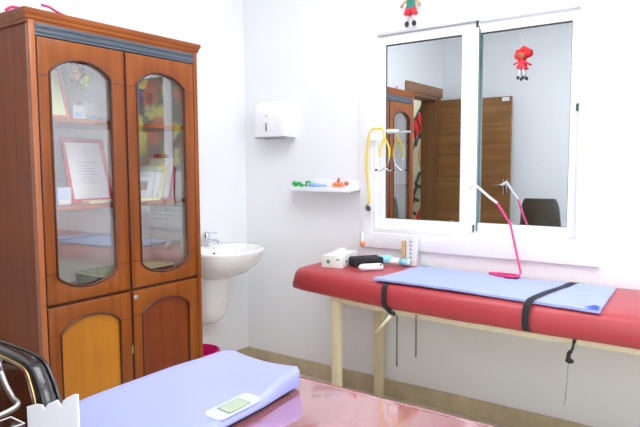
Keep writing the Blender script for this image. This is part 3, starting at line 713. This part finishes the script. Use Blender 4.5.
# things on the couch
gl = thing('glove_box', 'white cardboard glove box with green print on left end of couch', 'box', (.98, -.25, .80))
bm = box(B(), -.06, .06, -.12, .12, 0, .066, .003)
R = Matrix.Translation((.937, -.262, .8)) @ Matrix.Rotation(.2, 4, 'Z'); bmesh.ops.transform(bm, matrix=R, verts=bm.verts[:]); obj('carton', bm, plain('white_carton', (.76, .79, .74), .5), gl)
bm = ball(ball(B(), (.0, -.02, .068), .03, 1.1, 2.2, .45), (-.01, .05, .073), .024, 1, 1.8, .5)
bmesh.ops.transform(bm, matrix=R, verts=bm.verts[:]); obj('tissue', bm, M['paper'], gl)
gm = plain('dull_green_print', (.10, .28, .13), .6)
for c_, r_, q_ in (((-.02, -.1205, .033), .011, (1, .1, 1)), ((.035, -.1205, .045), .007, (1.6, .1, .6)), ((.0605, -.06, .03), .008, (.1, 1.6, 1)), ((.0605, .03, .036), .012, (.1, 2.4, .8))):
    bm = ball(B(), c_, r_, *q_); bmesh.ops.transform(bm, matrix=R, verts=bm.verts[:]); obj('printed_mark', bm, gm, gl)
th = thing('otoscope_pouch', 'black zip pouch lying beside the glove box on couch', 'pouch', (1.08, -.2, .80))
bm = box(B(), -.09, .09, -.058, .058, 0, .042, .014, 3)
for v in bm.verts: v.co.z += .012*math.cos(v.co.x*14)*(v.co.z/.03); v.co.y *= 1-.25*abs(v.co.x)/.1
R = Matrix.Translation((1.075, -.212, .8)) @ Matrix.Rotation(.95, 4, 'Z'); bmesh.ops.transform(bm, matrix=R, verts=bm.verts[:]); obj('pouch_body', bm, M['black'], th)
bm = tube(B(), [(-.07, -.046, .030), (0, -.058, .038), (.07, -.046, .030)], .0025, 6); bmesh.ops.transform(bm, matrix=R, verts=bm.verts[:]); obj('zip', bm, M['dark'], th)
tm = thing('ear_thermometer', 'short white rounded thermometer with dark end in front of black pouch', 'thermometer', (1.15, -.30, .80))
a_, b_ = Vector((1.135, -.385, .8195)), Vector((1.225, -.290, .8195)); d_ = (b_-a_)
obj('casing', tube(B(), [a_, a_+d_*.06, a_+d_*.15, a_+d_*.85, a_+d_*.95, b_], [.008, .014, .018, .019, .017, .010], 16), M['white'], tm)
obj('button', ball(B(), tuple(a_+d_*.88+Vector((.010, -.010, .011))), .006), M['dark'], tm)
bl = thing('infrared_thermometer', 'white and light blue handheld thermometer lying near the back of couch', 'thermometer', (1.2, -.12, .80))
obj('head', tube(B(), smooth_pts([(1.115, -.175, .825), (1.14, -.155, .83), (1.17, -.13, .832), (1.19, -.115, .83)], 4), [.016, .02, .022, .023, .024, .024, .024, .023, .022, .022, .02, .018, .016], 14), M['cyan'], bl)
obj('handle', tube(B(), smooth_pts([(1.17, -.13, .828), (1.21, -.12, .824), (1.25, -.115, .822), (1.29, -.11, .820)], 4), .018, 14), M['white'], bl)
obj('grip_band', tube(B(), [(1.235, -.118, .8225), (1.285, -.111, .8205)], .0192, 14), M['cyan'], bl)
obj('sensor', lathe(B(), [(.009, -.004), (.009, 0), (0, 0)], (1.125, -.1885, .828), 14, axis='Y'), M['dark'], bl)
vb = thing('wall_vial', 'tiny white vial with orange end fixed on wall below the window corner', 'vial', (.945, -.03, .86))
obj('vial_body', lathe(B(), [(.006, .90), (.012, .905), (.012, .95), (.009, .96)], (.945, -.035, 0), 14), M['white'], vb)
obj('vial_end', lathe(B(), [(.010, .878), (.014, .882), (.014, .900), (.009, .906)], (.945, -.035, 0), 14), M['orange'], vb, label='orange end')
o = thing('spatula_box', 'narrow white box with wooden spatulas standing at the back of couch', 'box', (1.27, -.06, .80))
obj('box_body', box(B(), 1.255, 1.312, -.085, -.05, .7985, .965, .002), M['offwhite'], o)
obj('wooden_spatula', box(B(), 1.228, 1.25, -.088, -.07, .80, .935, .003), M['wood_small'], o, label='pale wooden spatulas')
bm = B()
for k in range(6): box(bm, 1.278, 1.29, -.0862, -.085, .82+.022*k, .828+.022*k)
obj('printed_dot', bm, M['greyink'], o, False)

# ------------------------------------------------------------ pink lamp
LP_ = .0065
lp = thing('bendable_lamp', 'slim hot pink angular lamp with white tip standing on couch by window', 'lamp', (1.85, -.15, .80))
J = [(1.812, -.118, 1.050), (1.769, -.132, 1.157)]
obj('lower_arm', tube(B(), list([(1.748, -.155, .8105), (1.80, -.185, .8095), (1.875, -.20, .8105), (1.900, -.185, .815), (1.902, -.168, .83), (1.824, -.082, 1.040), (1.820, -.080, 1.052), (1.812, -.083, 1.064), (1.769, -.13, 1.155)]), .0058, 10), M['pink'], lp)
obj('head_bar', tube(B(), smooth_pts([(1.769, -.13, 1.155), (1.735, -.152, 1.186), (1.69, -.192, 1.236), (1.675, -.202, 1.243), (1.652, -.195, 1.228)], 4), .0062, 10), M['white'], lp, label='white lamp bar')
obj('base_foot', tube(B(), smooth_pts([(1.748, -.155, .8105), (1.752, -.125, .8065), (1.80, -.115, .8065), (1.87, -.12, .8065), (1.888, -.17, .8085)], 5), .0055, 8), M['pink'], lp)
obj('base_plate', box(B(), 1.835, 1.90, -.215, -.165, .8035, .8075, .002), M['dark'], lp)
lp.location.z += .0085

# the front edge of the couch curves back towards its left end
def bow(x):
    P_ = ((.75, .165), (.83, .13), (.95, .105), (1.07, .085), (1.26, .05), (1.49, .02), (1.8, 0))
    if x <= P_[0][0]: return P_[0][1]
    for (a0, b0), (a1, b1) in zip(P_, P_[1:]):
        if x < a1: return b0+(b1-b0)*(x-a0)/(a1-a0)
    return 0
for o in list(bpy.data.objects):
    r = o
    while r.parent: r = r.parent
    if r.name in ('examination_couch', 'strap') and o.type == 'MESH':
        off = OFF[o.name]
        for v in o.data.vertices:
            v.co.y += bow(v.co.x+off.x)*min(1, max(0, (BY1-(v.co.y+off.y))/(BY1-BY0)))
# ------------------------------------------------------------ desk
DX0, DX1, DKY0, DKY1 = 1.42, 3.35, -2.46, -1.665
dk = thing('desk', 'desk with glossy rose pink glass top in the foreground', 'desk', (2.4, -2.05, 0))
obj('glass_top', plate(B(), [rrect(DX0, DX1, DKY0, DKY1, .02)], 'Z', .741, .750, .002), M['desk'], dk)
obj('desktop', box(B(), DX0+.01, DX1-.01, DKY0+.01, DKY1-.01, .705, .7405, .003), M['deskbody'], dk)
obj('modesty_panel', box(B(), DX0+.06, DX1-.06, DKY1-.10, DKY1-.08, .2, .705), M['cream'], dk, False)
for x in (DX0+.04, DX1-.065): obj('end_panel', box(B(), x, x+.025, DKY0+.04, DKY1-.05, 0, .705), M['cream'], dk, False)
obj('edge_band', plate(B(), [rrect(DX0-.001, DX1+.001, DKY0-.001, DKY1+.001, .021), rrect(DX0+.004, DX1-.004, DKY0+.004, DKY1-.004, .02)], 'Z', .7425, .7485), M['acry'], dk)

# ------------------------------------------------------------ baby scale
bs = thing('baby_scale', 'lavender plastic baby weighing scale with digital display on the desk', 'scale', (1.66, -2.05, .75))
SY0, SY1 = -2.318, -1.712
def sc_edges(v):
    """v 0..1 from near to far; returns x left, x right"""
    y = SY0+(SY1-SY0)*v
    xl = 1.478
    # right side: wide at the far end, drawn in, then bulging at the display
    xr = 1.795-.016/(1+math.exp(-(y+1.85)/.03))
    r = .05
    d = SY1-y
    if d < r:
        k = math.sqrt(max(0, r*r-(r-d)**2)); xl += (r-k)*1.1; xr -= (r-k)*.75
    d = y-SY0
    if d < r:
        k = math.sqrt(max(0, r*r-(r-d)**2)); xl += r-k; xr -= r-k
    return y, xl, xr
def sc_top(u, y):
    base = .784
    endrise = .018*(1/(1+math.exp((-y-1.865)/.022)))+.018*(1/(1+math.exp((y+2.22)/.022)))
    left = .026*(1-u)**2
    cross = .012*((u-.5)*2)**2*.4
    side = u**2
    return base-.010*side*(1-endrise/.018)+endrise*(.10+.90*side) + left*(1-.35*endrise/.018) + cross*0.4
bm = B(); nv, nu = 64, 28; Tt = []
vs_ = [0, .004, .012, .024, .04]+[.06+.88*k/44 for k in range(45)]+[.95, .962, .974, .984, .992, .997, 1]
for v in vs_:
    y, xl, xr = sc_edges(v)
    row = []
    for i in range(nu+1):
        u = i/nu; x = xl+(xr-xl)*u
        z = sc_top(u, y)
        e = min(x-xl, xr-x, y-SY0, SY1-y)
        if e < .012: z -= .012-math.sqrt(max(0, .012**2-(.012-max(e, 0))**2))
        row.append(Vector((x, y, z)))
    Tt.append(row)
TV = [[bm.verts.new(p) for p in r] for r in Tt]
BV = []
for r, v in zip(Tt, vs_):
    rr = []
    for i, p in enumerate(r):
        cx, cy = 1.657, (SY0+SY1)/2
        q = Vector((cx+(p.x-cx)*.985, cy+(p.y-cy)*.99, .7585)); rr.append(bm.verts.new(q))
    BV.append(rr)
nvv = len(vs_)
for j in range(nvv-1):
    for i in range(nu):
        bm.faces.new((TV[j][i], TV[j][i+1], TV[j+1][i+1], TV[j+1][i])); bm.faces.new((BV[j][i], BV[j+1][i], BV[j+1][i+1], BV[j][i+1]))
    bm.faces.new((TV[j][0], TV[j+1][0], BV[j+1][0], BV[j][0])); bm.faces.new((TV[j][nu], BV[j][nu], BV[j+1][nu], TV[j+1][nu]))
for i in range(nu):
    bm.faces.new((TV[0][i], BV[0][i], BV[0][i+1], TV[0][i+1])); bm.faces.new((TV[-1][i], TV[-1][i+1], BV[-1][i+1], BV[-1][i]))
bmesh.ops.recalc_face_normals(bm, faces=bm.faces[:])
obj('tray', bm, M['scale'], bs, auto=1.3)
obj('scale_base', plate(B(), [rrect(1.51, 1.775, SY0+.05, SY1-.035, .05)], 'Z', .752, .760, .002), M['dark'], bs)
for x, y in ((1.56, -2.25), (1.755, -2.25), (1.56, -1.79), (1.755, -1.80)):
    obj('foot', lathe(B(), [(.016, .7505), (.018, .754), (.016, .760)], (x, y, 0), 14), M['dark'], bs)
# display panel following the surface
def on_scale(y, x, dz):
    _, xl, xr = sc_edges((y-SY0)/(SY1-SY0)); u = (x-xl)/(xr-xl); return Vector((x, y, sc_top(min(max(u, 0), 1), y)+dz))
def patch(poly_fn, n1_, n2_, dz, th_):
    bm = B(); g = [[on_scale(*poly_fn(i/n1_, j/n2_), dz) for j in range(n2_+1)] for i in range(n1_+1)]
    T = [[bm.verts.new(p) for p in r] for r in g]
    for i in range(n1_):
        for j in range(n2_): bm.faces.new((T[i][j], T[i+1][j], T[i+1][j+1], T[i][j+1]))
    r = bmesh.ops.extrude_face_region(bm, geom=bm.faces[:])
    for v in [x for x in r['geom'] if isinstance(x, bmesh.types.BMVert)]: v.co.z += th_
    bmesh.ops.recalc_face_normals(bm, faces=bm.faces[:]); return bm
Y0p, Y1p, X0p, X1p = -2.052, -1.905, 1.732, 1.790
def rr_fn(y0, y1, x0, x1, r):
    def f(u, v):
        y = y0+(y1-y0)*u; d = min(y-y0, y1-y); ins = 0
        if d < r: ins = r-math.sqrt(max(0, r*r-(r-d)**2))
        return y, (x0+ins)+((x1-ins)-(x0+ins))*v
    return f
pn = obj('display_panel', patch(rr_fn(Y0p, Y1p, X0p, X1p, .018), 30, 8, .0005, .0022), M['panel'], bs, label='pale display panel')
obj('bezel', patch(rr_fn(-2.014, -1.938, 1.740, 1.783, .001), 24, 8, .0032, .001), M['lcdedge'], pn)
obj('screen', patch(rr_fn(-2.012, -1.946, 1.746, 1.783, .001), 24, 8, .0046, .0008), M['lcd'], pn, label='grey green liquid crystal screen')
for (y, x) in ((-2.034, 1.746), (-2.034, 1.768), (-1.921, 1.750), (-1.921, 1.768)):
    p = on_scale(y, x, .003); obj('button', lathe(B(), [(.006, 0), (.006, .001), (0, .001)], p, 16), M['scale_hi'], pn)
for k in range(5):
    p = on_scale(-2.0+.014*k, 1.7865, .003); obj('printed_mark', box(B(), p.x-.0012, p.x+.0012, p.y-.005, p.y+.004, p.z-.0006, p.z+.0008), M['lightink'], pn, False)
for (y, x) in ((-2.034, 1.757), (-1.912, 1.760)):
    p = on_scale(y, x, .003); obj('printed_mark', box(B(), p.x-.001, p.x+.001, p.y-.005, p.y+.005, p.z-.0006, p.z+.0008), M['lightink'], pn, False)

# ------------------------------------------------------------ card holder + acrylic tray
bm = plate(B(), [[(1.508, 0.7505), (1.697, 0.7505), (1.697, 0.913), (1.685, 0.911), (1.663, 0.9), (1.648, 0.89), (1.638, 0.875), (1.623, 0.885), (1.593, 0.871), (1.575, 0.854), (1.566, 0.861), (1.541, 0.857), (1.508, 0.844)]], 'Y', -2.3385, -2.335)
ch = thing('card_holder', 'white plastic card holder with notched top beside the scale', 'holder', (1.603, -2.36, .75))
obj('front_plate', bm, M['white'], ch)
obj('holder_base', box(B(), 1.508, 1.697, -2.38, -2.3385, .7505, .757), M['white'], ch, False)
obj('front_lip', box(B(), 1.508, 1.697, -2.383, -2.38, .7505, .79), M['white'], ch, False)
at = thing('acrylic_stand', 'clear acrylic stand on the desk at the lower left corner', 'stand', (1.47, -2.38, .75))
bm = plate(B(), [rect(1.422, 1.480, -2.42, -2.33), rect(1.425, 1.477, -2.417, -2.333)], 'Z', .7505, .797)
obj('acrylic_wall', bm, M['clear'], at, False)
obj('acrylic_rim', plate(B(), [rect(1.4215, 1.4805, -2.4205, -2.3295), rect(1.4245, 1.4775, -2.4175, -2.3325)], 'Z', .7965, .798), M['acry'], at, False)

# ------------------------------------------------------------ visitor chair (left foreground)
def visitor_chair(loc, rot, s, h, label, leg=True, panel=None, wide=False):
    """chair facing -y (towards local -y); back top at h"""
    t = thing('office_chair', label, 'chair', loc)
    b0, b1 = .50, h
    w = .25*s
    def shell(w0, w1, z0, z1, y0, y1, r):
        lp = rrect(-1, 1, 0, 1, .22, 7)
        return [((w0+(w1-w0)*q[1])*q[0], z0+(z1-z0)*q[1]) for q in lp]
    if wide:
        def ol(p):
            q = smooth_pts([(x, 0, z) for x, z in p], 4); r_ = [(v.x, v.z) for v in q]
            return r_+[(-x, z) for x, z in r_[::-1]]
        outer = ol([(.05, .46), (.33, .46), (.365, .50), (.375, .60), (.345, .72), (.275, .80), (.225, .828), (.15, .838), (.05, .84)])
        inner = ol([(.05, .51), (.28, .51), (.325, .54), (.335, .60), (.318, .70), (.272, .775), (.225, .813), (.14, .823), (.05, .825)])
        w = .33
    else:
        outer = shell(w*1.16, w*.90, b0, b1, 0, 0, 0); inner = shell(w*.98, w*.73, b0+.05, b1-.035, 0, 0, 0)
    def curve(bm, off=0):
        for v in bm.verts:
            v.co.y += (-.05*(v.co.x/w)**2 if not wide else 0) + .05*(v.co.z-b0)/(b1-b0)+off
        return bm
    obj('backrest', curve(plate(B(), [[(x, z) for x, z in outer]], 'Y', 0, .045, .012)), M['leather'], t).location = (0, 0, 0)
    obj('back_pad', curve(plate(B(), [inner], 'Y', -.012, .01, .008)), panel or M['brown'], t)
    obj('back_shell', curve(plate(B(), [outer], 'Y', .0455, .056, .004)), panel or M['leather'], t)
    pts = [Vector((x, -.003, z)) for x, z in inner]
    bm = B(); tube(bm, pts, .003, 6, closed=True); obj('piping', curve(bm), M['brass'], t, label='thin gold coloured piping')
    obj('seat', box(B(), -w, w, -.42, .0, .41, .48, .025, 3), M['leather'], t)
    for q in (-1, 1):
        if wide: obj('armrest', tube(B(), smooth_pts([(q*.10, .038, .812), (q*.272, -.05, .868), (q*.290, -.052, .842), (q*.320, -.055, .812), (q*.356, -.058, .790), (q*.390, -.07, .774), (q*.39, -.2, .755), (q*.38, -.34, .70), (q*.36, -.37, .58), (q*.33, -.36, .44)], 5), .0075, 10), M['steel'], t)
        else: obj('armrest', tube(B(), smooth_pts([(q*w*1.08, .0, .68), (q*w*1.12, -.15, .69), (q*w*1.12, -.33, .67), (q*w*1.1, -.36, .56), (q*w*1.02, -.33, .44)], 5), .014, 10), M['chrome'], t)
        if leg:
            obj('leg', tube(B(), [(q*w*.9, -.38, .41), (q*w*.98, -.42, .036 if wide else 0)], .012, 10), M['chrome'], t)
            obj('leg', tube(B(), [(q*w*.9, .0, .41), (q*w*.98, .06, .036 if wide else 0)], .012, 10), M['chrome'], t)
    if not leg:
        obj('column', tube(B(), [(0, -.2, .41), (0, -.2, .08)], .025, 14), M['chrome'], t)
        bm = B()
        for k in range(5):
            a = 2*PI*k/5; tube(bm, [(0, -.2, .09), (.26*math.cos(a), -.2+.26*math.sin(a), .06)], [.022, .014], 8); ball(bm, (.26*math.cos(a), -.2+.26*math.sin(a), .03), .028)
        obj('star_base', bm, M['dark'], t)
    return t
# parts were modelled round the origin, so the thing is moved as a whole
def build_chair(*a, **k):
    t = None
    real = OFF.copy()
    loc, rot = a[0], a[1]
    a = ((0, 0, 0),)+a[1:]
    t = visitor_chair(*a, **k)
    t.location = loc; t.rotation_euler = (0, 0, rot)
    return t
build_chair((.828, -2.15, -.045), 0, 1.12, .84, 'black padded chair with glossy brown back panel left of the desk', wide=True)
build_chair((1.22, -2.70, 0), -.08, .72, 1.03, 'dark office chair behind the desk, seen only in the window reflection', leg=False, panel=plain('olive_leather', (.075, .065, .045), .25, coat=.5))

# ------------------------------------------------------------ camera
def Rm(yaw, p, r):
    c, s = math.cos, math.sin
    f = Vector((-s(yaw)*c(p), c(yaw)*c(p), -s(p))); rt = Vector((c(yaw), s(yaw), 0)); dn = f.cross(rt)
    return c(r)*rt+s(r)*dn, -s(r)*rt+c(r)*dn, f
rt, dn, f = Rm(6.15375248e-01, 8.19102651e-02, 4.61102772e-03)
cd = bpy.data.cameras.new('camera'); cam = bpy.data.objects.new('camera', cd); COL.objects.link(cam)
mw = Matrix.Identity(4)
for i in range(3): mw[i][0] = rt[i]; mw[i][1] = -dn[i]; mw[i][2] = -f[i]
mw.translation = Vector((2.71, -2.96, 1.35))
cam.matrix_world = mw
cd.sensor_width = 36; cd.lens = 584.96/640*36; cd.clip_start = .02
sc.camera = cam

# ------------------------------------------------------------ world and view
w = bpy.data.worlds.new('world'); sc.world = w; w.use_nodes = True
w.node_tree.nodes['Background'].inputs['Color'].default_value = (.8, .85, 1, 1)
w.node_tree.nodes['Background'].inputs['Strength'].default_value = 6.
sc.view_settings.view_transform = 'Standard'; sc.view_settings.look = 'None'
sc.view_settings.exposure = -.02; sc.view_settings.gamma = 1.; sc.view_settings.use_curve_mapping = False
sc.cycles.max_bounces = 14; sc.cycles.diffuse_bounces = 6; sc.cycles.glossy_bounces = 8; sc.cycles.transparent_max_bounces = 12
